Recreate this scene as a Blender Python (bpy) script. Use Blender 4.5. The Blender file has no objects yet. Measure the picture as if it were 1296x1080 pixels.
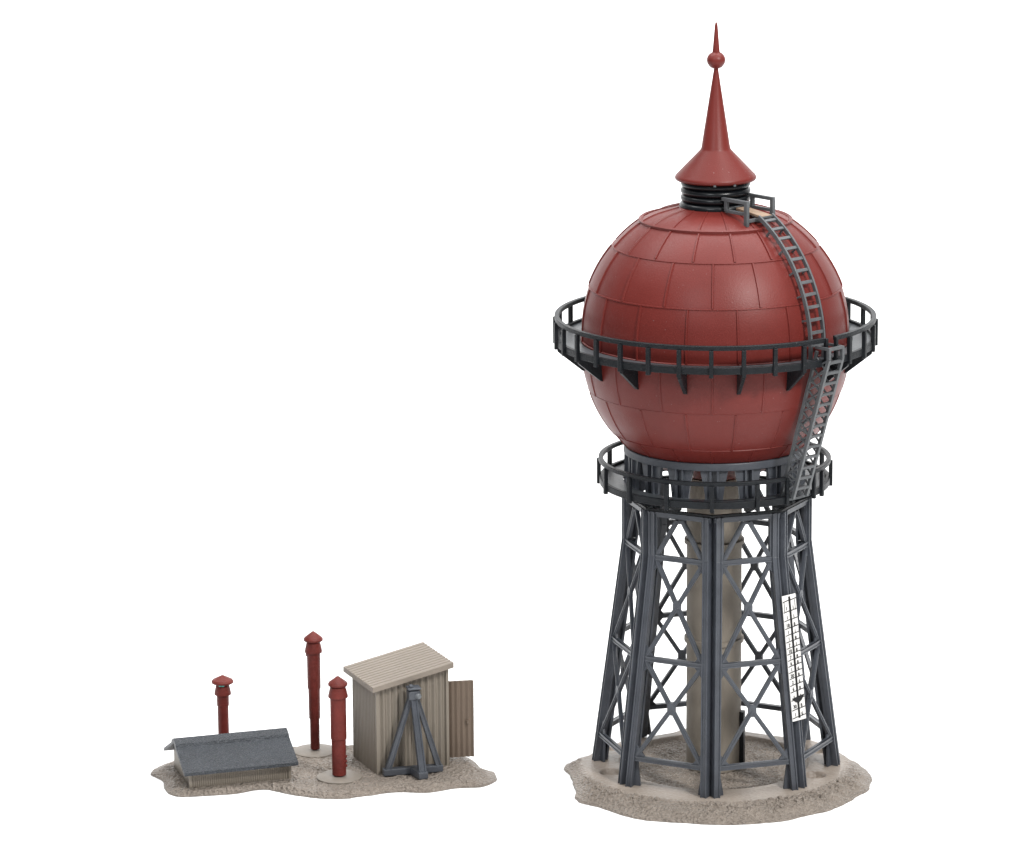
import bpy, bmesh, math, random
from mathutils import Vector, Matrix, noise
random.seed(7)
R = math.radians
SC = bpy.context.scene
COL = SC.collection

# ---------------------------------------------------------------- camera
cam_d = bpy.data.cameras.new('camera'); cam = bpy.data.objects.new('camera', cam_d); COL.objects.link(cam)
_r = Vector((0.99997563, -0.00155857, -0.00680506)); _u = Vector((0.00698126, 0.22324468, 0.97473744)); _f = Vector((0, 0.97476119, -0.22325012))
_m = Matrix((_r, _u, -_f)).transposed().to_4x4()
_m.translation = Vector((-2.52012788, -52.65463657, 16.45823816))
cam.matrix_world = _m
cam_d.sensor_width = 36; cam_d.lens = 5500/1296*36; cam_d.clip_start = 1; cam_d.clip_end = 500
SC.camera = cam

# ---------------------------------------------------------------- studio light
W = bpy.data.worlds.new('World'); SC.world = W; W.use_nodes = True
bg = W.node_tree.nodes['Background']; bg.inputs[0].default_value = (0.93, 0.96, 1.0, 1); bg.inputs[1].default_value = 0.24

def softbox(name, loc, target, size, power, color=(1, 1, 1)):
    d = bpy.data.lights.new(name, 'AREA'); d.shape = 'RECTANGLE'; d.size, d.size_y = size; d.energy = power; d.color = color
    o = bpy.data.objects.new(name, d); COL.objects.link(o); o.location = loc
    o.rotation_euler = (Vector(target)-Vector(loc)).to_track_quat('-Z', 'Y').to_euler()
softbox('overhead_softbox', (-1, -1, 26), (-1, -1, 0), (34, 26), 6600)
softbox('key_softbox', (14, -20, 25), (0, 0, 4.5), (4.2, 4.2), 9500, (1, .985, .96))
softbox('fill_softbox', (-10, -26, 24), (-1, 0, 4), (4, 4), 2600, (.96, .98, 1))
softbox('backdrop_softbox', (0, 4, 26), (0, 30, 6), (40, 6), 12000)

SC.view_settings.view_transform = 'Standard'; SC.view_settings.look = 'None'
SC.view_settings.exposure = 0; SC.view_settings.gamma = 1; SC.view_settings.use_curve_mapping = False
SC.render.engine = 'CYCLES'

# ---------------------------------------------------------------- materials
def mat(name, color, *a, **k):
    grit = k.pop('grit', False); m = _mat(name, color, *a, **k)
    if grit:
        nt = m.node_tree; at = nt.nodes.new('ShaderNodeAttribute'); at.attribute_name = 'grit'
        bp = [n for n in nt.nodes if n.type == 'BUMP'][0]
        mr = nt.nodes.new('ShaderNodeMapRange'); mr.inputs['To Min'].default_value = .12; mr.inputs['To Max'].default_value = bp.inputs['Strength'].default_value
        nt.links.new(at.outputs['Fac'], mr.inputs['Value']); nt.links.new(mr.outputs[0], bp.inputs['Strength'])
    return m

def _mat(name, color, rough=.5, spec=.3, vary=.12, vscale=3.0, grain=.15, gscale=60., dirt=None, dirt_amt=.0, vor=0, metal=0, speck=0, bdist=.02, dscale=None):
    m = bpy.data.materials.new(name); m.use_nodes = True
    nt = m.node_tree; N = nt.nodes; L = nt.links; b = N['Principled BSDF']
    tc = N.new('ShaderNodeTexCoord')
    n1 = N.new('ShaderNodeTexNoise'); n1.inputs['Scale'].default_value = vscale; n1.inputs['Detail'].default_value = 6; n1.inputs['Roughness'].default_value = .6
    L.new(tc.outputs['Object'], n1.inputs['Vector'])
    rp = N.new('ShaderNodeMapRange'); rp.inputs['From Min'].default_value = .3; rp.inputs['From Max'].default_value = .7
    rp.inputs['To Min'].default_value = 1-vary; rp.inputs['To Max'].default_value = 1+vary
    L.new(n1.outputs['Fac'], rp.inputs['Value'])
    mx = N.new('ShaderNodeMix'); mx.data_type = 'RGBA'; mx.blend_type = 'MULTIPLY'; mx.inputs['Factor'].default_value = 1
    mx.inputs['A'].default_value = (*color, 1); L.new(rp.outputs[0], mx.inputs['B'])
    out = mx.outputs['Result']
    if dirt:
        n3 = N.new('ShaderNodeTexNoise'); n3.inputs['Scale'].default_value = dscale or gscale*.6; n3.inputs['Detail'].default_value = 8; n3.inputs['Roughness'].default_value = .7
        L.new(tc.outputs['Object'], n3.inputs['Vector'])
        r3 = N.new('ShaderNodeMapRange'); r3.inputs['From Min'].default_value = .5; r3.inputs['From Max'].default_value = .66; r3.inputs['To Max'].default_value = dirt_amt
        L.new(n3.outputs['Fac'], r3.inputs['Value'])
        m3 = N.new('ShaderNodeMix'); m3.data_type = 'RGBA'; L.new(r3.outputs[0], m3.inputs['Factor']); L.new(out, m3.inputs['A']); m3.inputs['B'].default_value = (*dirt, 1)
        out = m3.outputs['Result']
    if speck:      # tiny pale dust specks and scuffs
        v = N.new('ShaderNodeTexNoise'); v.inputs['Scale'].default_value = 38; v.inputs['Detail'].default_value = 3
        L.new(tc.outputs['Object'], v.inputs['Vector'])
        r4 = N.new('ShaderNodeMapRange'); r4.inputs['From Min'].default_value = .735; r4.inputs['From Max'].default_value = .77; r4.inputs['To Max'].default_value = speck
        L.new(v.outputs['Fac'], r4.inputs['Value'])
        m4 = N.new('ShaderNodeMix'); m4.data_type = 'RGBA'; L.new(r4.outputs[0], m4.inputs['Factor']); L.new(out, m4.inputs['A']); m4.inputs['B'].default_value = (.45, .42, .42, 1)
        out = m4.outputs['Result']
    L.new(out, b.inputs['Base Color'])
    b.inputs['Metallic'].default_value = metal
    b.inputs['Specular IOR Level'].default_value = spec
    rr = N.new('ShaderNodeMapRange'); rr.inputs['To Min'].default_value = rough-.08; rr.inputs['To Max'].default_value = rough+.08
    L.new(n1.outputs['Fac'], rr.inputs['Value']); L.new(rr.outputs[0], b.inputs['Roughness'])
    n2 = N.new('ShaderNodeTexNoise'); n2.inputs['Scale'].default_value = gscale; n2.inputs['Detail'].default_value = 4
    L.new(tc.outputs['Object'], n2.inputs['Vector'])
    h = n2.outputs['Fac']
    if vor:
        vo = N.new('ShaderNodeTexVoronoi'); vo.inputs['Scale'].default_value = vor
        L.new(tc.outputs['Object'], vo.inputs['Vector'])
        ad = N.new('ShaderNodeMath'); ad.operation = 'ADD'; L.new(vo.outputs['Distance'], ad.inputs[0]); L.new(h, ad.inputs[1]); h = ad.outputs[0]
    bp = N.new('ShaderNodeBump'); bp.inputs['Strength'].default_value = grain; bp.inputs['Distance'].default_value = bdist
    L.new(h, bp.inputs['Height']); L.new(bp.outputs[0], b.inputs['Normal'])
    return m

RED = mat('red_plastic', (.118, .0158, .0123), .42, .26, .08, 1.3, .12, 60, speck=.3)
REDP = mat('red_pipe_plastic', (.122, .0200, .0155), .48, .22, .22, 6, .5, 40)
GREY = mat('steel_grey_plastic', (.056, .062, .074), .36, .45, .18, 4, .14, 45, speck=.4)
DGREY = mat('dark_grey_plastic', (.009, .0105, .0125), .42, .20, .25, 4, .3, 45, speck=.25)
LGREY = mat('light_deck_grey', (.14, .15, .16), .4, .4, .1, 5, .1, 50)
DECK = mat('deck_grey_plastic', (.05, .056, .062), .36, .5, .15, 5, .2, 50)
LADG = mat('ladder_grey_plastic', (.085, .090, .095), .42, .4, .18, 6, .12, 60)
BLACK = mat('black_plastic', (.0035, .0045, .006), .30, .32, .1, 4, .06, 50)
TAN = mat('tan_plastic', (.215, .188, .155), .55, .25, .04, 2.5, .12, 40)
TANW = mat('tan_plank', (.24, .17, .12), .6, .2, .15, 8, .15, 40)
SHED = mat('beige_corrugated_plastic', (.208, .180, .147), .5, .3, .03, 3, .05, 40)
DOORB = mat('brown_beige_plastic', (.155, .118, .090), .5, .3, .05, 4, .12, 40)
SOIL = mat('sandy_base_plastic', (.252, .212, .178), .42, .42, .12, 2.2, .9, 36, dirt=(.36, .32, .28), dirt_amt=.45, vor=24, bdist=.058, grit=True)
SOILS = mat('smooth_base_plastic', (.205, .180, .153), .5, .35, .10, 4, .1, 50)
ROOFG = mat('slate_grey_roof', (.024, .028, .034), .42, .40, .2, 4, .55, 60, dirt=(.10, .11, .125), dirt_amt=.7, vor=46, bdist=.025, dscale=62)
WHITE = mat('white_decal_paper', (.72, .71, .69), .5, .3, .03, 3, .03, 40)
INK = mat('black_ink', (.012, .012, .013), .5, .2, .02)
TEAL = mat('teal_glue_spot', (.05, .35, .30), .3, .5, .1)
FLOORM = mat('white_sweep_paper', (.90, .90, .90), .8, .1, .005, 1, .0, 10)

# ---------------------------------------------------------------- helpers
class MB:
    def __init__(s): s.bm = bmesh.new()
    def quadbox(s, cs):
        v = [s.bm.verts.new(c) for c in cs]
        for f in ((0, 3, 2, 1), (4, 5, 6, 7), (0, 1, 5, 4), (1, 2, 6, 5), (2, 3, 7, 6), (3, 0, 4, 7)): s.bm.faces.new([v[i] for i in f])
        return s
    def bar(s, a, b, w, d, n=(0, 0, 1), w2=None, d2=None):
        """beam a->b, depth d measured along n, width w across"""
        a = Vector(a); b = Vector(b); t = (b-a).normalized(); n = Vector(n); n = (n-t*n.dot(t)).normalized(); x = t.cross(n)
        w2 = w if w2 is None else w2; d2 = d if d2 is None else d2
        cs = []
        for p, ww, dd in ((a, w, d), (b, w2, d2)):
            for i, j in ((-1, -1), (1, -1), (1, 1), (-1, 1)): cs.append(p+x*ww/2*i+n*dd/2*j)
        return s.quadbox(cs)
    def box(s, c, size, M=None):
        cs = []
        for k in (-1, 1):
            for i, j in ((-1, -1), (1, -1), (1, 1), (-1, 1)):
                p = Vector((i*size[0]/2, j*size[1]/2, k*size[2]/2))+Vector(c); cs.append(M @ p if M else p)
        return s.quadbox(cs)
    def lathe(s, prof, n=96, a0=0, a1=360, closed_prof=False, center=(0, 0)):
        full = abs(a1-a0) >= 359.99; k = n if full else n+1; rings = []
        for r, z in prof:
            if r < 1e-6: rings.append([s.bm.verts.new((center[0], center[1], z))]*k); continue
            rings.append([s.bm.verts.new((center[0]+r*math.sin(R(a0+(a1-a0)*i/n)), center[1]-r*math.cos(R(a0+(a1-a0)*i/n)), z)) for i in range(k)])
        m = len(rings); rr = range(m if closed_prof else m-1)
        for q in rr:
            A, B = rings[q], rings[(q+1) % m]
            for i in range(n):
                j = (i+1) % k
                vs = []
                for v in (A[i], A[j], B[j], B[i]):
                    if v not in vs: vs.append(v)
                if len(vs) > 2:
                    try: s.bm.faces.new(vs)
                    except ValueError: pass
        if not full and closed_prof:
            s.bm.faces.new([r[0] for r in rings]); s.bm.faces.new([r[-1] for r in reversed(rings)])
        return s
    def ring(s, r0, r1, z0, z1, n=96, a0=0, a1=360): return s.lathe([(r0, z0), (r1, z0), (r1, z1), (r0, z1)], n, a0, a1, True)
    def prism(s, pts, off):
        off = Vector(off); A = [s.bm.verts.new(Vector(p)) for p in pts]; B = [s.bm.verts.new(Vector(p)+off) for p in pts]
        s.bm.faces.new(A); s.bm.faces.new(list(reversed(B)))
        for i in range(len(A)): j = (i+1) % len(A); s.bm.faces.new([A[j], A[i], B[i], B[j]])
        return s
    def tube(s, pts, rad, n=8):
        pts = [Vector(p) for p in pts]; prev = None
        for i, p in enumerate(pts):
            t = (pts[min(i+1, len(pts)-1)]-pts[max(i-1, 0)]).normalized(); x = t.cross(Vector((.3, .2, 1))).normalized(); y = t.cross(x)
            c = [s.bm.verts.new(p+x*rad*math.cos(2*math.pi*k/n)+y*rad*math.sin(2*math.pi*k/n)) for k in range(n)]
            if prev:
                for k in range(n): s.bm.faces.new((prev[k], prev[(k+1) % n], c[(k+1) % n], c[k]))
            else: s.bm.faces.new(c)
            prev = c
        s.bm.faces.new(prev); return s
    def build(s, name, m, parent=None, smooth=None, bevel=None):
        bmesh.ops.recalc_face_normals(s.bm, faces=s.bm.faces)
        me = bpy.data.meshes.new(name); s.bm.to_mesh(me); s.bm.free()
        o = bpy.data.objects.new(name, me); COL.objects.link(o); me.materials.append(m)
        if parent: o.parent = parent
        if smooth:
            me.polygons.foreach_set('use_smooth', [True]*len(me.polygons))
            me.set_sharp_from_angle(angle=R(smooth))
        if bevel:
            b = o.modifiers.new('bevel', 'BEVEL'); b.width = bevel; b.segments = 2; b.limit_method = 'ANGLE'; b.angle_limit = R(40)
        return o

def thing(name, label, cat, group=None, loc=(0, 0, 0), rz=0):
    o = bpy.data.objects.new(name, None); COL.objects.link(o); o.location = loc; o.rotation_euler = (0, 0, rz)
    o['label'] = label; o['category'] = cat
    if group: o['group'] = group
    return o
def tag(o, label, cat, group=None):
    o['label'] = label; o['category'] = cat
    if group: o['group'] = group
    return o
def P(r, a, z): return Vector((r*math.sin(R(a)), -r*math.cos(R(a)), z))
def rad(a): return Vector((math.sin(R(a)), -math.cos(R(a)), 0))
def tan(a): return Vector((math.cos(R(a)), math.sin(R(a)), 0))

# ---------------------------------------------------------------- setting: white photo sweep
ZF = -.085
s = MB(); prof = [(-70, ZF), (16, ZF)]
for i in range(1, 13): a = R(90*i/12); prof.append((16+14*math.sin(a), ZF+14*(1-math.cos(a))))
prof.append((30, 45))
pv = []
for x in (-70, 70): pv.append([s.bm.verts.new((x, y, z)) for y, z in prof])
for i in range(len(prof)-1): s.bm.faces.new((pv[0][i], pv[1][i], pv[1][i+1], pv[0][i+1]))
fl = s.build('floor', FLOORM, None, smooth=40); fl['kind'] = 'structure'

# ---------------------------------------------------------------- base plates
def catmull(pts, per=22):
    out = []; n = len(pts)
    for i in range(n):
        p0, p1, p2, p3 = [Vector(pts[(i+k-1) % n]) for k in range(4)]
        for q in range(per):
            t = q/per
            out.append(.5*((2*p1)+(-p0+p2)*t+(2*p0-5*p1+4*p2-p3)*t*t+(-p0+3*p1-3*p2+p3)*t**3))
    return out
def plate(outline, center, nr, hf, name, m, parent=None, gf=lambda x, y: 1):
    s = MB(); o = catmull(outline); n = len(o); c = Vector(center)
    o = [p+(p-c).normalized()*(.030*noise.noise(Vector((p.x*4, p.y*4, 3)))+.008*noise.noise(Vector((p.x*12, p.y*12, 8)))) for p in o]
    prev = None; cv = s.bm.verts.new((c.x, c.y, hf(c.x, c.y, 0)))
    for k in range(1, nr+1):
        t = (k/nr)**.85; ring = []
        for p in o:
            q = c+(p-c)*t; ring.append(s.bm.verts.new((q.x, q.y, hf(q.x, q.y, t))))
        for i in range(n):
            j = (i+1) % n
            s.bm.faces.new((cv, ring[i], ring[j]) if prev is None else (prev[i], ring[i], ring[j], prev[j]))
        prev = ring
    low = [s.bm.verts.new(((c+(p-c)*1.006).x, (c+(p-c)*1.006).y, ZF+.004)) for p in o]
    for i in range(n): j = (i+1) % n; s.bm.faces.new((prev[i], low[i], low[j], prev[j]))
    s.bm.faces.new(list(reversed(low)))
    ob = s.build(name, m, parent, smooth=50)
    at = ob.data.attributes.new('grit', 'FLOAT', 'POINT')
    for i, v in enumerate(ob.data.vertices): at.data[i].value = gf(v.co.x, v.co.y)
    return ob
def ss(a, b, x): t = max(0, min(1, (x-a)/(b-a))); return t*t*(3-2*t)
def fbm(x, y, f, o=0): return noise.fractal(Vector((x*f+o, y*f-o, .3*o)), .9, 2.1, 4)

T_OUT = [(-1.88, .10), (-1.80, -.25), (-1.76, -.75), (-1.72, -1.27), (-1.46, -1.50), (-1.04, -1.95), (-.42, -2.15), (.15, -2.21), (.74, -2.10), (1.0, -1.90), (1.35, -1.68), (1.68, -1.22), (1.89, -.80), (1.95, -.39), (1.88, 0), (1.73, .36), (1.54, .80), (1.34, 1.02), (.89, 1.22), (.49, 1.45), (.2, 1.68), (-.2, 1.68), (-.48, 1.42), (-.79, 1.24), (-1.1, 1.12), (-1.36, .86), (-1.64, .45)]
def pebble(x, y, f):
    d = noise.voronoi(Vector((x*f, y*f, 0)))[0]
    return max(0, min(1, (d[1]-d[0])*1.8))
def h_tower(x, y, t):
    r = math.hypot(x, y); a = math.degrees(math.atan2(x, -y))
    edge = 1-ss(.90, 1.0, t)
    n = fbm(x, y, 7)*.010+fbm(x, y, 2.2, 5)*.012+pebble(x, y, 10)*.052*ss(.30, .55, noise.noise(Vector((x*1.3, y*1.3, 9)))+.55)+pebble(x+3, y, 20)*.009
    inner = -.022+fbm(x, y, 14)*.005+pebble(x, y, 17)*.016
    ann = .040+fbm(x, y, 5)*.002
    out = .035-(r-1.66)*.07+n
    h = inner if r < 1.14 else inner+(ann-inner)*ss(1.14, 1.19, r)
    h = h+(out-h)*ss(1.66, 1.76, r)
    for pa in (-71.5, 63.5, 108, -116):
        d = (Vector((x, y, 0))-P(1.38, pa, 0)).length
        h = h+(-.03+fbm(x, y, 16)*.012-h)*(1-ss(.11, .15, d))
    if t > .9: h = ZF+.035+(h-ZF-.035)*edge
    return max(h, ZF+.02)
base1 = tag(plate(T_OUT, (0, -.25), 140, h_tower, 'base_plate', SOIL, None, lambda x, y: .75*(1-ss(1.12, 1.18, math.hypot(x, y)))+ss(1.60, 1.78, math.hypot(x, y))), 'round sandy textured base plate beneath the tall water tower', 'base plate')

S_OUT = [(-7.11, .05), (-6.96, -.28), (-6.86, -.70), (-6.72, -.93), (-6.38, -.93), (-5.98, -.84), (-5.74, -.70), (-5.54, -.74), (-5.24, -.94), (-4.79, -1.08), (-4.4, -.99), (-4.01, -.84), (-3.62, -.85), (-3.27, -.69), (-2.93, -.63), (-2.78, -.38), (-2.77, -.11), (-2.93, .03), (-3.03, .33), (-3.2, .6), (-3.55, .85), (-4.05, .9), (-4.61, 1.0), (-5.27, .98), (-5.78, 1.02), (-6.2, 1.10), (-6.6, .79), (-6.9, .42)]
def h_small(x, y, t):
    n = fbm(x, y, 8, 3)*.006+pebble(x, y, 18)*.009+pebble(x, y, 9)*.020*ss(.4, .7, noise.noise(Vector((x*1.5, y*1.5, 4)))+.5)
    h = -.018+n
    if t > .93: h = ZF+.03+(h-ZF-.03)*(1-ss(.93, 1.0, t))
    return h
base2 = tag(plate(S_OUT, (-4.95, .0), 130, h_small, 'base_plate', SOIL), 'long wavy edged sandy base plate carrying the shed, low house and pipes', 'base plate')

# ---------------------------------------------------------------- WATER TOWER
T = thing('water_tower', 'tall model water tower with red spherical tank and grey lattice frame', 'water tower')
ROT = -4.0
# tank
RS = 1.652; ZU, ZL = 5.615, 5.395
s = MB(); prof = []
for i in range(0, 49): a = R(-90+90*i/48); prof.append((RS*math.cos(a), ZL+RS*math.sin(a)))
prof[0] = (0, ZL-RS)
prof += [(RS, 5.47), (RS+.012, 5.475), (RS+.012, 5.51), (RS, 5.52)]
def capz(l): return -.045*ss(57, 74, l)
for i in range(0, 89, 2): a = R(i); prof.append((RS*math.cos(a), ZU+RS*math.sin(a)+capz(i)))
prof.append((0, ZU+RS-.045))
s.lathe(prof, 160)
def seam_lat(zc, lat, w, h, n=160):
    dl = math.degrees(w/RS/2)
    pts = []
    for rr, l in ((RS-.01, lat-dl*1.5), (RS+h, lat-dl*.6), (RS+h, lat+dl*.6), (RS-.01, lat+dl*1.5)):
        pts.append((rr*math.cos(R(l)), zc+rr*math.sin(R(l))))
    s.lathe(pts, n, 0, 360, True)
def seam_lon(zc, az, l0, l1, w, h):
    k = 10; prev = None
    for i in range(k+1):
        l = l0+(l1-l0)*i/k; c = []
        for rr, off in ((RS-.01, -w*.8), (RS+h, -w*.35), (RS+h, w*.35), (RS-.01, w*.8)):
            p = P(rr*math.cos(R(l)), az, zc+rr*math.sin(R(l))+(capz(l) if l > 56 else 0))+tan(az)*off; c.append(s.bm.verts.new(p))
        if prev:
            for q in range(4): s.bm.faces.new((prev[q], prev[(q+1) % 4], c[(q+1) % 4], c[q]))
        else: s.bm.faces.new(c)
        prev = c
    s.bm.faces.new(prev)
seam_lat(ZU, 56.2, .036, .034); seam_lat(ZU, 40, .022, .011); seam_lat(ZU, 19.6, .022, .011)
seam_lat(ZL, -18, .014, .003); seam_lat(ZL, -38.5, .016, .007)
rows = [(ZU, 57, 74, 0, .012), (ZU, 40.5, 55.4, 0, .016), (ZU, 20, 39.5, 11.25, .017), (ZU, -4, 19.2, 0, .016), (ZL, -17.8, 4, 11.25, .009), (ZL, -38.2, -18.4, 0, .009), (ZL, -55, -38.9, 11.25, .009)]
for zc, l0, l1, off, h in rows:
    for k in range(16): seam_lon(zc, ROT+off+22.5*k-11.25+random.uniform(-.8, .8), l0, l1, .024, h)
s.build('tank', RED, T, smooth=35)
# neck, roof, finial
s = MB(); pr = [(.0, 7.12), (.40, 7.12)]
for zc, rr, hh in ((7.175, .445, .056), (7.275, .432, .043), (7.362, .432, .043), (7.448, .428, .042)):
    for i in range(9): a = R(-90+180*i/8); pr.append((rr-hh+hh*math.cos(a)*1.0, zc+hh*math.sin(a)))
pr += [(.38, 7.50), (0, 7.50)]
s.lathe(pr, 96).build('neck', BLACK, T, smooth=60)
s = MB()
s.lathe([(0, 7.49), (.465, 7.487), (.488, 7.495), (.500, 7.512), (.500, 7.530), (.488, 7.552), (.19, 7.862), (.178, 7.885), (.036, 8.80), (.030, 8.83), (0, 8.83)], 96)
roof = s.build('roof', RED, T, smooth=40)
s = MB(); pr = [(0, 8.82), (.030, 8.82), (.028, 8.862)]
for i in range(1, 16): a = R(-82+160*i/16); pr.append((.112*math.cos(a)+.002, 8.965+.107*math.sin(a)+(.006 if i % 2 and 4 < i < 10 else 0)))
pr += [(.046, 9.065), (.040, 9.12), (.018, 9.39), (.010, 9.425), (0, 9.43)]
s.lathe(pr, 48).build('finial', RED, roof, smooth=40)
for a in (-4, 26):
    b = MB(); b.lathe([(0, 7.478), (.018, 7.478), (.018, 7.50), (0, 7.505)], 12, center=tuple(P(.480, a, 0)[:2])).build('stud', LADG, roof, smooth=40)

# walkways
def walkway(name, zf, r_in, r_out, zr, npost, a_gap, rails_h, bracket=True, m=DGREY):
    g0, g1 = a_gap
    deck = MB().ring(r_in, r_out-.03, zf-.03, zf, 128).build(name, DECK, T, smooth=30)
    MB().ring(r_out-.05, r_out, zf-.05, zf+.035, 128, g1, g0+360).build('curb', m, deck, smooth=30, bevel=.005)
    ra = MB().ring(r_out-.045, r_out+.012, zr-rails_h, zr, 128, g1, g0+360).build('railing', m, deck, smooth=30, bevel=.006)
    for k in range(npost):
        a = ROT+360/npost*k
        aa = (a-g0) % 360
        if 0 < aa < (g1-g0) % 360: continue
        p0 = P(r_out+.008, a, zf-.085); p1 = P(r_out+.008, a, zr-rails_h+.004)
        MB().bar(p0, p1, .052, .05, rad(a)).build('railing_post', m, deck, bevel=.006)
    for a in (g0, g1):
        MB().bar(P(r_out+.008, a, zf-.07), P(r_out+.008, a, zr-.006), .042, .046, rad(a)).build('railing_post', m, deck, bevel=.006)
    return deck
up = walkway('upper_walkway', 5.512, 1.70, 1.975, 5.812, 32, (39.5, 44.5), .055)
MB().ring(1.668, 1.698, 5.485, 5.50, 128).build('inner_ring', DGREY, up, smooth=30)
for k in range(16):
    a = ROT+11.25+22.5*k
    t = tan(a)*.022
    pts = [P(1.97, a, 5.46), P(1.97, a, 5.40), P(1.66, a, 5.15), P(1.62, a, 5.14), P(1.645, a, 5.46), P(1.655, a, 5.504)]
    pts = pts[:-1]+[P(1.655, a, 5.497), P(1.94, a, 5.497)]
    MB().prism([p-t for p in pts], t*2).build('bracket', DGREY, up, bevel=.004)

lo = walkway('lower_walkway', 3.725, 1.14, 1.435, 4.012, 16, (35, 55), .05)
for k in range(16):
    a = ROT+22.5*k
    t = tan(a)*.022
    pts = [P(1.40, a, 3.69), P(1.40, a, 3.655), P(1.13, a, 3.545), P(1.04, a, 3.545), P(1.04, a, 3.69)]
    MB().prism([p-t for p in pts], t*2).build('bracket', DGREY, lo, bevel=.004)

# drum ring that carries the tank
dr = MB().ring(1.045, 1.135, 4.075, 4.17, 128).build('support_drum', GREY, T, smooth=30, bevel=.008)
MB().ring(1.0, 1.06, 3.62, 3.66, 96).build('lower_ring', DGREY, dr, smooth=30)
for k in range(16):
    a = ROT+22.5*k+1; u = tan(a); n = rad(a)
    s = MB(); r = 1.075
    for sg in (-1, 1):
        zs = [(4.08, .172), (3.98, .152), (3.88, .130), (3.76, .114), (3.66, .110)]
        outer = [P(r, a, z)+u*sg*w for z, w in zs]; inner = [P(r, a, z)+u*sg*.028 for z, w in reversed(zs)]
        s.prism([p-n*.02 for p in outer+inner], n*.035)
        s.bar(P(r-.035, a, 3.66)+u*sg*.045, P(r-.035, a, 4.08)+u*sg*.045, .024, .17, n)
    s.bar(P(r-.03, a, 3.66), P(r-.03, a, 4.08), .07, .02, n)
    s.build('drum_post', GREY, dr)

# legs and lattice
R0, R1, RB = 1.175, 1.175, 1.56
Z0, Z1, ZM, ZLOW, ZB = 3.50, 2.94, 1.655, .40, .035
RF = -5.3
def rleg(z): return R0 if z >= Z1 else R1+(RB-R1)*(Z1-z)/(Z1-ZB)
fr = thing('x', '', ''); bpy.data.objects.remove(fr)
oct_s = MB()
for k in range(8):
    a, b = RF+45*k, RF+45*(k+1)
    A0, B0, A1, B1 = P(1.13, a, 3.503), P(1.13, b, 3.503), P(1.185, a, 3.503), P(1.185, b, 3.503)
    oct_s.quadbox([A0, A1, B1, B0]+[v+Vector((0, 0, .028)) for v in (A0, A1, B1, B0)])
oct_s.build('top_frame', DGREY, T)
for k in range(8):
    a = RF+45*k; u = tan(a); n = rad(a)
    s = MB()
    def seg(za, zb):
        pa, pb = P(rleg(za), a, za), P(rleg(zb), a, zb)
        s.bar(pa-n*.175, pb-n*.175, .10, .03, n)
        for sg in (-1, 1):
            fn = rad(a+22.5*sg); fu = tan(a+22.5*sg)*sg
            for (o1, o2, w, d) in ((.083, -.01, .082, .05), (.051, .018, .020, .026), (.115, .018, .018, .026), (.052, -.085, .022, .15), (.112, -.05, .016, .06)):
                s.bar(pa+fu*o1+fn*o2, pb+fu*o1+fn*o2, w, d, fn)
    seg(ZB, Z1); seg(Z1, Z0)
    lg = s.build('leg', GREY, T, bevel=.005)
    # foot gussets
    s = MB(); pb = P(RB, a, ZB); pt = P(rleg(.40), a, .40)
    for sg in (-1, 1):
        fn = rad(a+22.5*sg); fu = tan(a+22.5*sg)*sg
        pts = [pb+fu*.10-fn*.06, pb+fu*.20-fn*.07, pb+fu*.20-fn*.07+Vector((0, 0, .03)), pt+fu*.13-fn*.05, pt+fu*.10-fn*.05]
        s.prism(pts, -fn*.03)
    s.build('foot', DGREY if 0 else GREY, lg, bevel=.004)

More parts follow.
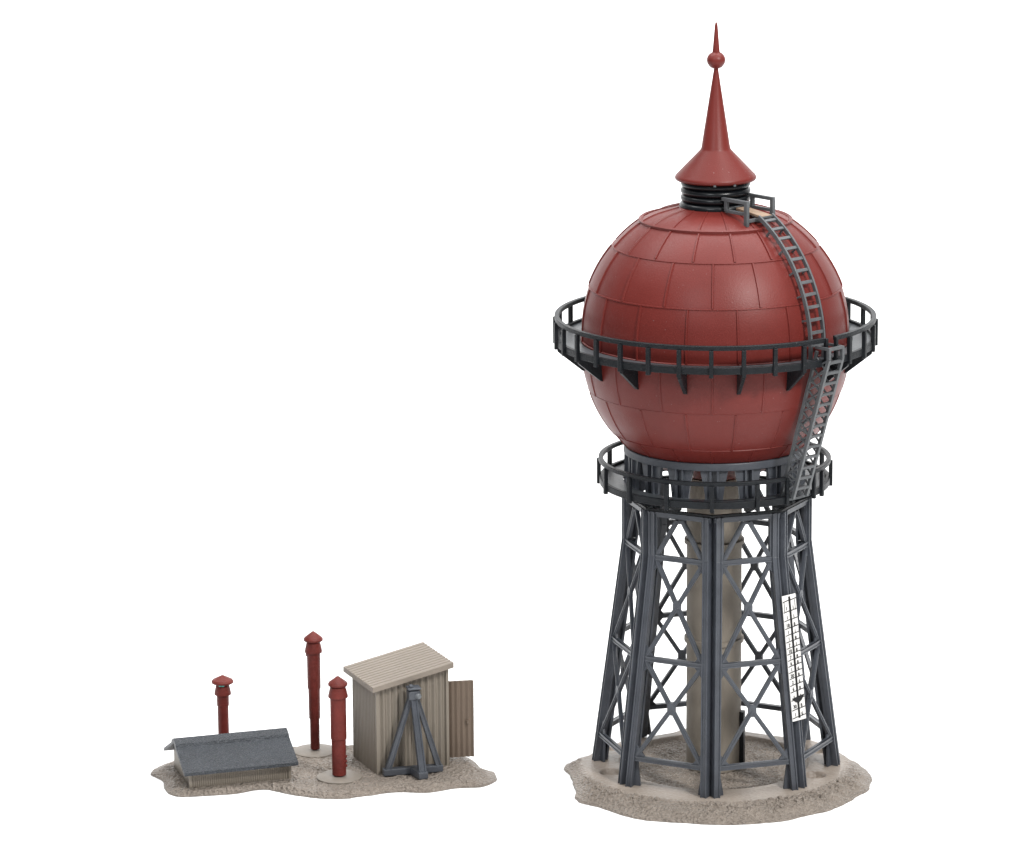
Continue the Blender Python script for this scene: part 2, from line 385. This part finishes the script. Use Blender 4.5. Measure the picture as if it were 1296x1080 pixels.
def panel(k):
    a, b = RF+45*k, RF+45*(k+1); am = a+22.5; n = rad(am); u = tan(am)
    cz = math.cos(R(22.5)); hw = math.sin(R(22.5))
    def Q(f, z):  # f -1..1 across the clear width between the flanges
        r = rleg(z); half = r*hw-.125
        return n*(r*cz-.02)+u*f*half+Vector((0, 0, z))
    s = MB()
    def hb(z, w=.062):
        s.bar(Q(-1, z)-u*.05, Q(1, z)+u*.05, w, .05, n); 
        for dz in (w/2-.008, -w/2+.008): s.bar(Q(-1, z)-u*.03+n*.024+Vector((0, 0, dz)), Q(1, z)+u*.03+n*.024+Vector((0, 0, dz)), .016, .022, n)
    s.bar(Q(-1, Z0-.035)-u*.10, Q(1, Z0-.035)+u*.10, .065, .05, n); s.bar(Q(-1, Z0-.012)-u*.10+n*.02, Q(1, Z0-.012)+u*.10+n*.02, .02, .035, n)
    hb(Z1-.02, .065); hb(ZM); hb(ZLOW)
    # inner flat frame beside each leg in the top bay
    for sg in (-1, 1): s.bar(Q(sg, Z0-.05), Q(sg, Z1), .05, .035, n)
    # inverted V
    for sg in (-1, 1):
        s.bar(Q(sg*.10, Z0-.085), Q(sg*.93, Z1+.01), .054, .045, n); s.bar(Q(sg*.13, Z0-.085)+n*.022, Q(sg*.95, Z1+.01)+n*.022, .014, .016, n)
    tri = [Q(-.2, Z0-.085), Q(.2, Z0-.085), Q(.13, Z0-.115), Q(-.13, Z0-.115)]
    s.prism([p-n*.015 for p in tri], n*.03)
    for zt, zb in ((Z1-.05, ZM+.03), (ZM-.03, ZLOW+.03)):
        for sg in (-1, 1):
            s.bar(Q(-.97*sg, zt), Q(.97*sg, zb), .052, .04, n); s.bar(Q(-.97*sg, zt)+n*.022, Q(.97*sg, zb)+n*.022, .014, .014, n)
        # node plate where the lines cross
        rt, rb_ = rleg(zt), rleg(zb); f = (rt*hw-.125)/((rt*hw-.125)+(rb_*hw-.125)); zc = zt+(zb-zt)*f
        hub = [Q(0, zc)+u*.056*math.cos(R(22.5+45*q))+Vector((0, 0, .085*math.sin(R(22.5+45*q)))) for q in range(8)]
        s.prism([p-n*.016 for p in hub], n*.040)
        # corner gussets
        for sg in (-1, 1):
            for z, dz in ((zt, -.14), (zb, .14)):
                t3 = [Q(sg, z), Q(sg*.72, z), Q(sg, z+dz)]
                s.prism([p-n*.012 for p in t3], n*.024)
    s.build('lattice_panel', GREY, T)
for k in range(8): panel(k)
for o in T.children:
    if o.name.split('.')[0] in ('leg', 'lattice_panel', 'top_frame'): o.location.x = .03

# central riser column
s = MB(); pr = [(0, -.01), (.37, -.01), (.37, .03), (.345, .05)]
for z in (1.66, 2.93):
    pr += [(.345, z-.04), (.375, z-.03), (.375, z+.02), (.345, z+.03)]
pr += [(.345, 3.70), (.36, 3.71), (.36, 3.76), (.33, 3.77), (0, 3.78)]
colm = s.lathe(pr, 72).build('column', TAN, T, smooth=35)
MB().prism([P(.40, 68, 0.03), P(.40, 84, 0.03), P(.40, 84, .72), P(.40, 68, .72)], -rad(76)*.10).build('door', DGREY, colm, bevel=.006)

# arched ladder over the tank
LA = 41.8
s = MB()
def lp(l, off=0, up_=.0): rr = 1.757+up_; return P(rr*math.cos(R(l)), LA, ZU+rr*math.sin(R(l)))+tan(LA)*off
lad = None
l0, l1 = -5, 60.5
for sg in (-1, 1):
    k = 26
    for i in range(k):
        a, b = l0+(l1-l0)*i/k, l0+(l1-l0)*(i+1)/k; nrm = (lp(a)-Vector((0, 0, ZU))).normalized()
        s.bar(lp(a, sg*.112), lp(b+.25, sg*.112), .026, .055, nrm)
s.bar(lp(l0, -.112), lp(l0, .112), .04, .026, rad(LA)); s.bar(lp(l1-.4, -.112), lp(l1-.4, .112), .04, .026, (0, 0, 1))
ladder = s.build('tank_ladder', LADG, T, bevel=.004)
for i in range(12):
    l = 2.2+i*5.05; nrm = (lp(l)-Vector((0, 0, ZU))).normalized()
    MB().bar(lp(l, -.105), lp(l, .105), .04, .026, nrm).build('rung', LADG, ladder, bevel=.004)
for i in range(6):
    l = 2.2+i*10.1
    for sg in (-1, 1):
        MB().bar(lp(l, sg*.112, -.02), lp(l, sg*.112, -.11), .022, .022, (0, 0, 1)).build('standoff', LADG, ladder)
# summit platform
w_ = tan(LA)*.085
plank = MB().quadbox([P(.44, LA, 7.175)-w_, P(.44, LA, 7.175)+w_, P(.89, LA, 7.125)+w_, P(.89, LA, 7.125)-w_,
                      P(.44, LA, 7.205)-w_, P(.44, LA, 7.205)+w_, P(.89, LA, 7.155)+w_, P(.89, LA, 7.155)-w_]).build('summit_plank', TANW, T, bevel=.004)
for sg in (-1, 1):
    o = tan(LA)*(.20 if sg > 0 else -.245); s = MB(); u = tan(LA)
    def q(r, z): return P(r, LA, z)+o
    s.bar(q(.37, 7.325), q(.81, 7.325), .045, .045, u)
    s.bar(q(.43, 7.185), q(.79, 7.185), .04, .04, u)
    s.bar(q(.44, 7.315), q(.44, 7.18), .05, .042, u)
    s.bar(q(.785, 7.315), q(.785, 7.03), .055, .046, u)
    s.build('summit_railing', LADG, T, bevel=.005)
MB().bar(P(.785, LA, 7.10)-tan(LA)*.25, P(.785, LA, 7.10)+tan(LA)*.205, .04, .04).build('summit_crossbar', LADG, T, bevel=.004)

# lattice stair between the walkways
SA = 41.5; u = tan(SA)
b0, t0 = P(1.49, SA, 3.745), P(2.075, SA, 5.56)
d_in = -rad(SA)*.20
s = MB()
for sg in (-1, 1):
    s.bar(b0+u*sg*.115, t0+u*sg*.115, .036, .042, rad(SA))
    s.bar(b0+u*sg*.115+d_in+Vector((0, 0, .0)), t0+u*sg*.115+d_in+Vector((0, 0, .08)), .032, .036, rad(SA))
    s.bar(t0+u*sg*.115, t0+u*sg*.115+Vector((0, 0, .14)), .036, .042, rad(SA))
    s.bar(t0+u*sg*.115+Vector((0, 0, .13)), t0+u*sg*.115+d_in*1.1+Vector((0, 0, .13)), .03, .034, (0, 0, 1))
    nb = 13
    for i in range(nb):
        p0 = b0+(t0-b0)*(i/nb)+u*sg*.115; p1 = b0+(t0-b0)*((i+1)/nb)+u*sg*.115
        s.bar(p0, p1+d_in, .017, .02, u); s.bar(p0+d_in, p1, .017, .02, u)
s.bar(t0+Vector((0, 0, .13))-u*.13, t0+Vector((0, 0, .13))+u*.13, .035, .04, rad(SA))
for i in range(12):
    p0 = b0+(t0-b0)*(i/12)+d_in; p1 = b0+(t0-b0)*((i+1)/12)+d_in; sg = 1 if i % 2 else -1
    s.bar(p0+u*sg*.115, p1-u*sg*.115, .022, .022, rad(SA))
st = s.build('lattice_stair', LADG, T)
for i in range(13):
    p = b0+(t0-b0)*((i+.9)/13.2)
    MB().bar(p-u*.11, p+u*.11, .042, .034, (0, 0, 1)).build('rung', LADG, st, bevel=.004)

# level gauge board on the front right leg
ga = ROT+45; gn0 = rad(ga); gu = tan(ga)
gt = P(rleg(2.465)+.045, ga, 2.465)+gu*.03; gb = P(rleg(.905)+.045, ga, .905)+gu*.03
gl = (gb-gt).length; gd = (gb-gt).normalized(); gn = (gn0-gd*gn0.dot(gd)).normalized()
gauge = MB().bar(gt+gn*.009, gb+gn*.009, .232, .012, gn).build('gauge_board', WHITE, T, bevel=.003)
def G(x, y, lift=.018): return gt+gu*x+gd*y+gn*lift
s = MB()
s.bar(G(0, .02), G(0, gl-.03), .030, .006, gn)
rows_y = [.07]; step = .145
ys = [.07, .205, .315, .415, .50, .585, .665, .74, .82, .895, .975, 1.055, 1.14, 1.225, 1.33, 1.455, 1.555]
ys = [y*gl/1.60 for y in ys]
for i, y in enumerate(ys):
    s.bar(G(-.112, y+.008, .0178), G(-.014, y-.006, .0178), .009, .005, gn); s.bar(G(.014, y-.004, .0178), G(.113, y-.016, .0178), .009, .005, gn)
s.bar(G(-.095, .07, .0175), G(-.095, .2, .0175), .006, .004, gn)
s.bar(G(.088, .07, .0175), G(.088, .2, .0175), .006, .004, gn)
s.build('scale_lines', INK, gauge)
yp = ys[14]
MB().prism([G(-.10, yp-.02, .017), G(-.05, yp+.028, .017), G(0, yp+.045, .017), G(.05, yp+.020, .017), G(.105, yp-.045, .017), G(.0, yp-.034, .017)], gn*.012).build('pointer', INK, gauge)
DIG = [('1', '1'), ('1', '1'), ('18', '8'), ('1', '1'), ('1', '8'), ('7', '1'), ('10', '8'), ('7', '8'), ('6', '8'), ('1', '6'), ('20', '8'), ('2', '6'), ('6', '8'), ('1', '6'), ('30', '8'), ('1', '6')]
ROTM = Matrix((gu, -gd, gn)).transposed().to_4x4()
for i, (a, b) in enumerate(DIG):
    for tx, x in ((a, -.062), (b, .052)):
        cu = bpy.data.curves.new('n', 'FONT'); cu.body = tx; cu.size = .060; cu.align_x = 'CENTER'; cu.extrude = .002; cu.offset = .0008
        to = bpy.data.objects.new('n', cu); COL.objects.link(to)
        bpy.context.view_layer.update()
        me = bpy.data.meshes.new_from_object(to.evaluated_get(bpy.context.evaluated_depsgraph_get()))
        M = ROTM.copy(); M.translation = G(x, ys[i]+(ys[i+1]-ys[i])*.85, .018)
        me.transform(M); me.materials.clear(); me.materials.append(INK); bpy.data.objects.remove(to); me.name = 'numeral'
        no = bpy.data.objects.new('numeral', me); COL.objects.link(no); no.parent = gauge

# ---------------------------------------------------------------- LOW HOUSE
def corr(s, p0, p1, z0a, z0b, z1a, z1b, n, amp, nrm, thick=.03, duty='sine'):
    """upright corrugated sheet p0->p1, bottoms z0a..z0b, tops z1a..z1b"""
    p0 = Vector((*p0, 0)); p1 = Vector((*p1, 0)); nrm = Vector((*nrm, 0)); k = n*16; cols = []
    for i in range(k+1):
        t = i/k; o = amp*(.5+.5*math.cos(2*math.pi*n*t)) if duty == 'sine' else amp*(1-max(0, math.cos(2*math.pi*n*t))**3)
        p = p0+(p1-p0)*t; f = p+nrm*o; b = p-nrm*thick; zb = z0a+(z0b-z0a)*t; zt = z1a+(z1b-z1a)*t
        cols.append([s.bm.verts.new((f.x, f.y, zb)), s.bm.verts.new((f.x, f.y, zt)), s.bm.verts.new((b.x, b.y, zt)), s.bm.verts.new((b.x, b.y, zb))])
    for i in range(k):
        A, B = cols[i], cols[i+1]
        for q in range(4): s.bm.faces.new((A[q], B[q], B[(q+1) % 4], A[(q+1) % 4]))
    s.bm.faces.new(cols[0]); s.bm.faces.new(list(reversed(cols[-1])))
    return s

H = thing('low_house', 'low beige house under a long dark grey gabled roof at plate left', 'house', None, (-6.56, -.80, 0), R(17.3))
LH, DH, HE, HR, ZR = 1.27, .90, .22, .43, .0
s = MB(); zb = -.02
corr(s, (0, 0), (LH, 0), zb, zb, HE, HE, 46, .008, (0, -1), .03, 'groove')
s.box((LH/2, DH-.01, HE/2-.01), (LH, .03, HE+.02))
for x in (.015, LH-.015):
    e = -.012 if x > .5 else .012
    s.prism([(x-.015, .0305, zb), (x-.015, DH-.026, zb), (x-.015, DH-.026, HE), (x-.015, DH/2, HR), (x-.015, .0305, HE)], (.03, 0, 0))
for x in (-.004, LH+.004): s.box((x, -.004, HE/2-.01), (.035, .035, HE+.015))
s.build('wall', SHED, H)
s = MB(); ov = .12; pitch = .262/(DH/2+ov)
s.box((.0, .0, 0), (.0001, .0001, .0001)) if 0 else None
def slope(sgn):
    y0, y1 = (-ov, DH/2) if sgn > 0 else (DH+ov, DH/2)
    x0, x1 = -.105, LH+.09
    # fine grid with a lifted ridge band
    n = 60; m = 26; zf = lambda y: .200+abs(y-y0)*pitch
    top = []
    for i in range(n+1):
        row = []
        for j in range(m+1):
            x = x0+(x1-x0)*i/n; y = y0+(y1-y0)*j/m
            f = j/m
            z = zf(y)+(.028 if f > .80 else 0)
            row.append(s.bm.verts.new((x, y, z+.02)))
        top.append(row)
    for i in range(n):
        for j in range(m): s.bm.faces.new((top[i][j], top[i+1][j], top[i+1][j+1], top[i][j+1]))
    bot = [[s.bm.verts.new((x, y, zf(y)-.022)) for y in (y0, y1)] for x in (x0, x1)]
    s.bm.faces.new((bot[0][0], bot[0][1], bot[1][1], bot[1][0]))
    s.bm.faces.new([top[i][0] for i in range(n+1)]+[bot[1][0], bot[0][0]])
    s.bm.faces.new([top[0][j] for j in range(m+1)]+[bot[0][1], bot[0][0]])
    s.bm.faces.new([top[n][j] for j in range(m+1)]+[bot[1][1], bot[1][0]])
slope(1); slope(-1)
s.build('roof', ROOFG, H, smooth=30)

# ---------------------------------------------------------------- VENT PIPES
def pipe(loc, label, cap, tube, disc_z=.008):
    t = thing('vent_pipe', label, 'vent pipe', 'red vent pipes on the small base plate', (loc[0], loc[1], 0))
    MB().lathe([(0, -.03), (.285, -.03), (.285, disc_z-.006), (.275, disc_z), (.16, disc_z+.006), (0, disc_z+.006)], 64).build('disc', SOILS, t, smooth=30)
    MB().lathe([(0, disc_z)]+tube+[(0, tube[-1][1])], 40).build('tube', REDP, t, smooth=40)
    z = tube[-1][1]; ro, rc, zt = cap
    c = MB().lathe([(0, z-.02), (rc*.80, z-.13), (rc*.98, z-.13), (rc, z-.112), (rc*.78, z+.0), (.07, z+.01), (0, z+.01)], 40).build('collar', REDP, t, smooth=35)
    MB().lathe([(0, z+.005), (ro*.78, z+.005), (ro*1.08, z+.025), (ro*1.10, z+.045), (ro*1.0, z+.065), (.012, zt), (0, zt+.003)], 40).build('cap', REDP, t, smooth=30)
    return t
p1 = pipe((-6.24, .72), 'short red vent pipe rising behind the low grey roofed house', (.128, .108, 1.005), [(.07, .03), (.070, .6), (.078, .605), (.078, .88)])
p2 = pipe((-5.07, .69), 'tallest red vent pipe, slimming in steps, between house roof and shed', (.112, .112, 1.585), [(.060, .03), (.062, .42), (.072, .44), (.075, .82), (.084, .84), (.086, 1.44)])
p3 = pipe((-4.72, -.42), 'thick red vent pipe standing in front, beside the shed wall', (.112, .125, 1.31), [(.088, .03), (.090, .49), (.100, .50), (.100, 1.17)])
MB().bar((-.04, -.112, .895), (.03, -.112, .895), .03, .02).build('glue_spot', TEAL, p1, bevel=.006)
s = MB()
for z in (.15, .21, .27): s.box((.088, -.02, z), (.03, .03, .035))
s.build('mould_burr', REDP, p3, bevel=.01)
MB().box((-.088, -.01, 1.32), (.02, .03, .12)).build('mould_burr', REDP, p2, bevel=.006)

# ---------------------------------------------------------------- SHED
S = thing('shed', 'tall beige corrugated shed with a sloping ribbed roof and open door', 'shed', None, (-4.24, -.27, 0), R(22.5))
LS, DS = .94, .81; HL, HRt = 1.09, 1.265; zb = -.02
s = MB()
corr(s, (0, 0), (LS, 0), zb, zb, HL, HRt, 11, .034, (0, -1), .03)
corr(s, (0, DS), (0, .031), zb, zb, HL, HL, 15, .030, (-1, 0), .03, 'groove')
s.quadbox([(0.031, DS-.03, zb), (LS-.031, DS-.03, zb), (LS-.031, DS, zb), (.031, DS, zb), (.031, DS-.03, HL), (LS-.031, DS-.03, HRt), (LS-.031, DS, HRt), (.031, DS, HL)])
for y0, y1, z0 in ((.031, .22, zb), (.62, DS, zb), (.22, .62, 1.03)):
    s.box((LS-.015, (y0+y1)/2, (z0+HRt)/2), (.03, y1-y0-.0002, HRt-z0))
s.box((-.004, -.016, HL/2-.01), (.045, .055, HL+.01)); s.box((LS-.004, -.016, HRt/2-.01), (.035, .055, HRt+.01))
s.build('wall', SHED, S, smooth=60)
# roof with ribs running up the slope
s = MB(); x0, x1, y0, y1 = -.10, .99, -.13, DS+.12; sl = (HRt-HL)/LS
n = 12*16; A = []
for i in range(n+1):
    t = i/n; y = y0+(y1-y0)*t; rib = .042*(1-max(0, math.cos(2*math.pi*12*t))**4) if .02 < t < .985 else .038
    A.append([s.bm.verts.new((x, y, HL+sl*x+dz)) for x, dz in ((x0, .045+rib), (x1, .045+rib), (x1, .018), (x0, .018))])
for i in range(n):
    for q in range(4): s.bm.faces.new((A[i][q], A[i+1][q], A[i+1][(q+1) % 4], A[i][(q+1) % 4]))
s.bm.faces.new(A[0]); s.bm.faces.new(list(reversed(A[-1])))
s.build('roof', mat('pale_beige_roof', (.215, .182, .150), .5, .3, .08, 3, .1, 40), S, smooth=30)
# door standing open
s = MB(); a = R(4.0)
corr(s, (LS+.004, .215), (LS+.004+.405, .215-.098), .015, .015, 1.02, 1.02, 6, .018, (0.0, -1), .022)
dd = s.build('door', DOORB, S, smooth=60); dd['label'] = 'brownish corrugated door standing open'
MB().lathe([(0, .46), (.022, .46), (.022, .50), (0, .50)], 12, center=(LS+.33, .115)).build('handle', DOORB, dd, smooth=30)

# ---------------------------------------------------------------- TRESTLE
X = thing('trestle_support', 'dark grey three legged support with a bolted head leaning by the shed', 'support', None, (-3.80, -.30, 0), R(14))
s = MB(); hb_ = .095
s.bar((-.385, 0, .045), (.385, 0, .045), .10, .09, (0, 0, 1)); s.bar((.02, -.05, .0455), (.075, -.30, .0455), .13, .092, (0, 0, 1))
s.build('base', GREY, X, bevel=.012)
def tl(a, b, w=.075):
    q = MB().bar(a, b, w, .07, (0, -1, 0), w*.8); a = Vector(a); b = Vector(b); t = (b-a).normalized(); x = t.cross(Vector((0, -1, 0))).normalized()
    f = Vector((0, -.040, 0))
    for sg in (-1, 1): q.bar(a+x*sg*w*.38+f, b+x*sg*w*.30+f, w*.2, .02, (0, -1, 0))
    q.build('leg', GREY, X, bevel=.005)
tl((-.32, .0, .08), (-.02, .02, .98)); tl((.33, .0, .08), (.06, .02, .98)); tl((.07, -.24, .08), (.015, -.03, .98), .10)
hd = MB().box((.02, -.01, 1.035), (.15, .15, .11)).box((.02, -.01, 1.12), (.17, .16, .03)).box((.02, -.01, .985), (.13, .13, .03)).box((-.02, -.05, 1.155), (.05, .05, .04)).build('head', GREY, X, bevel=.012)
k = MB().lathe([(0, -.03), (.035, -.03), (.035, .01), (.028, .022), (0, .025)], 16).build('bolt', LGREY, hd, smooth=40)
k.location = (.065, -.10, 1.03); k.rotation_euler = (R(90), 0, R(20))
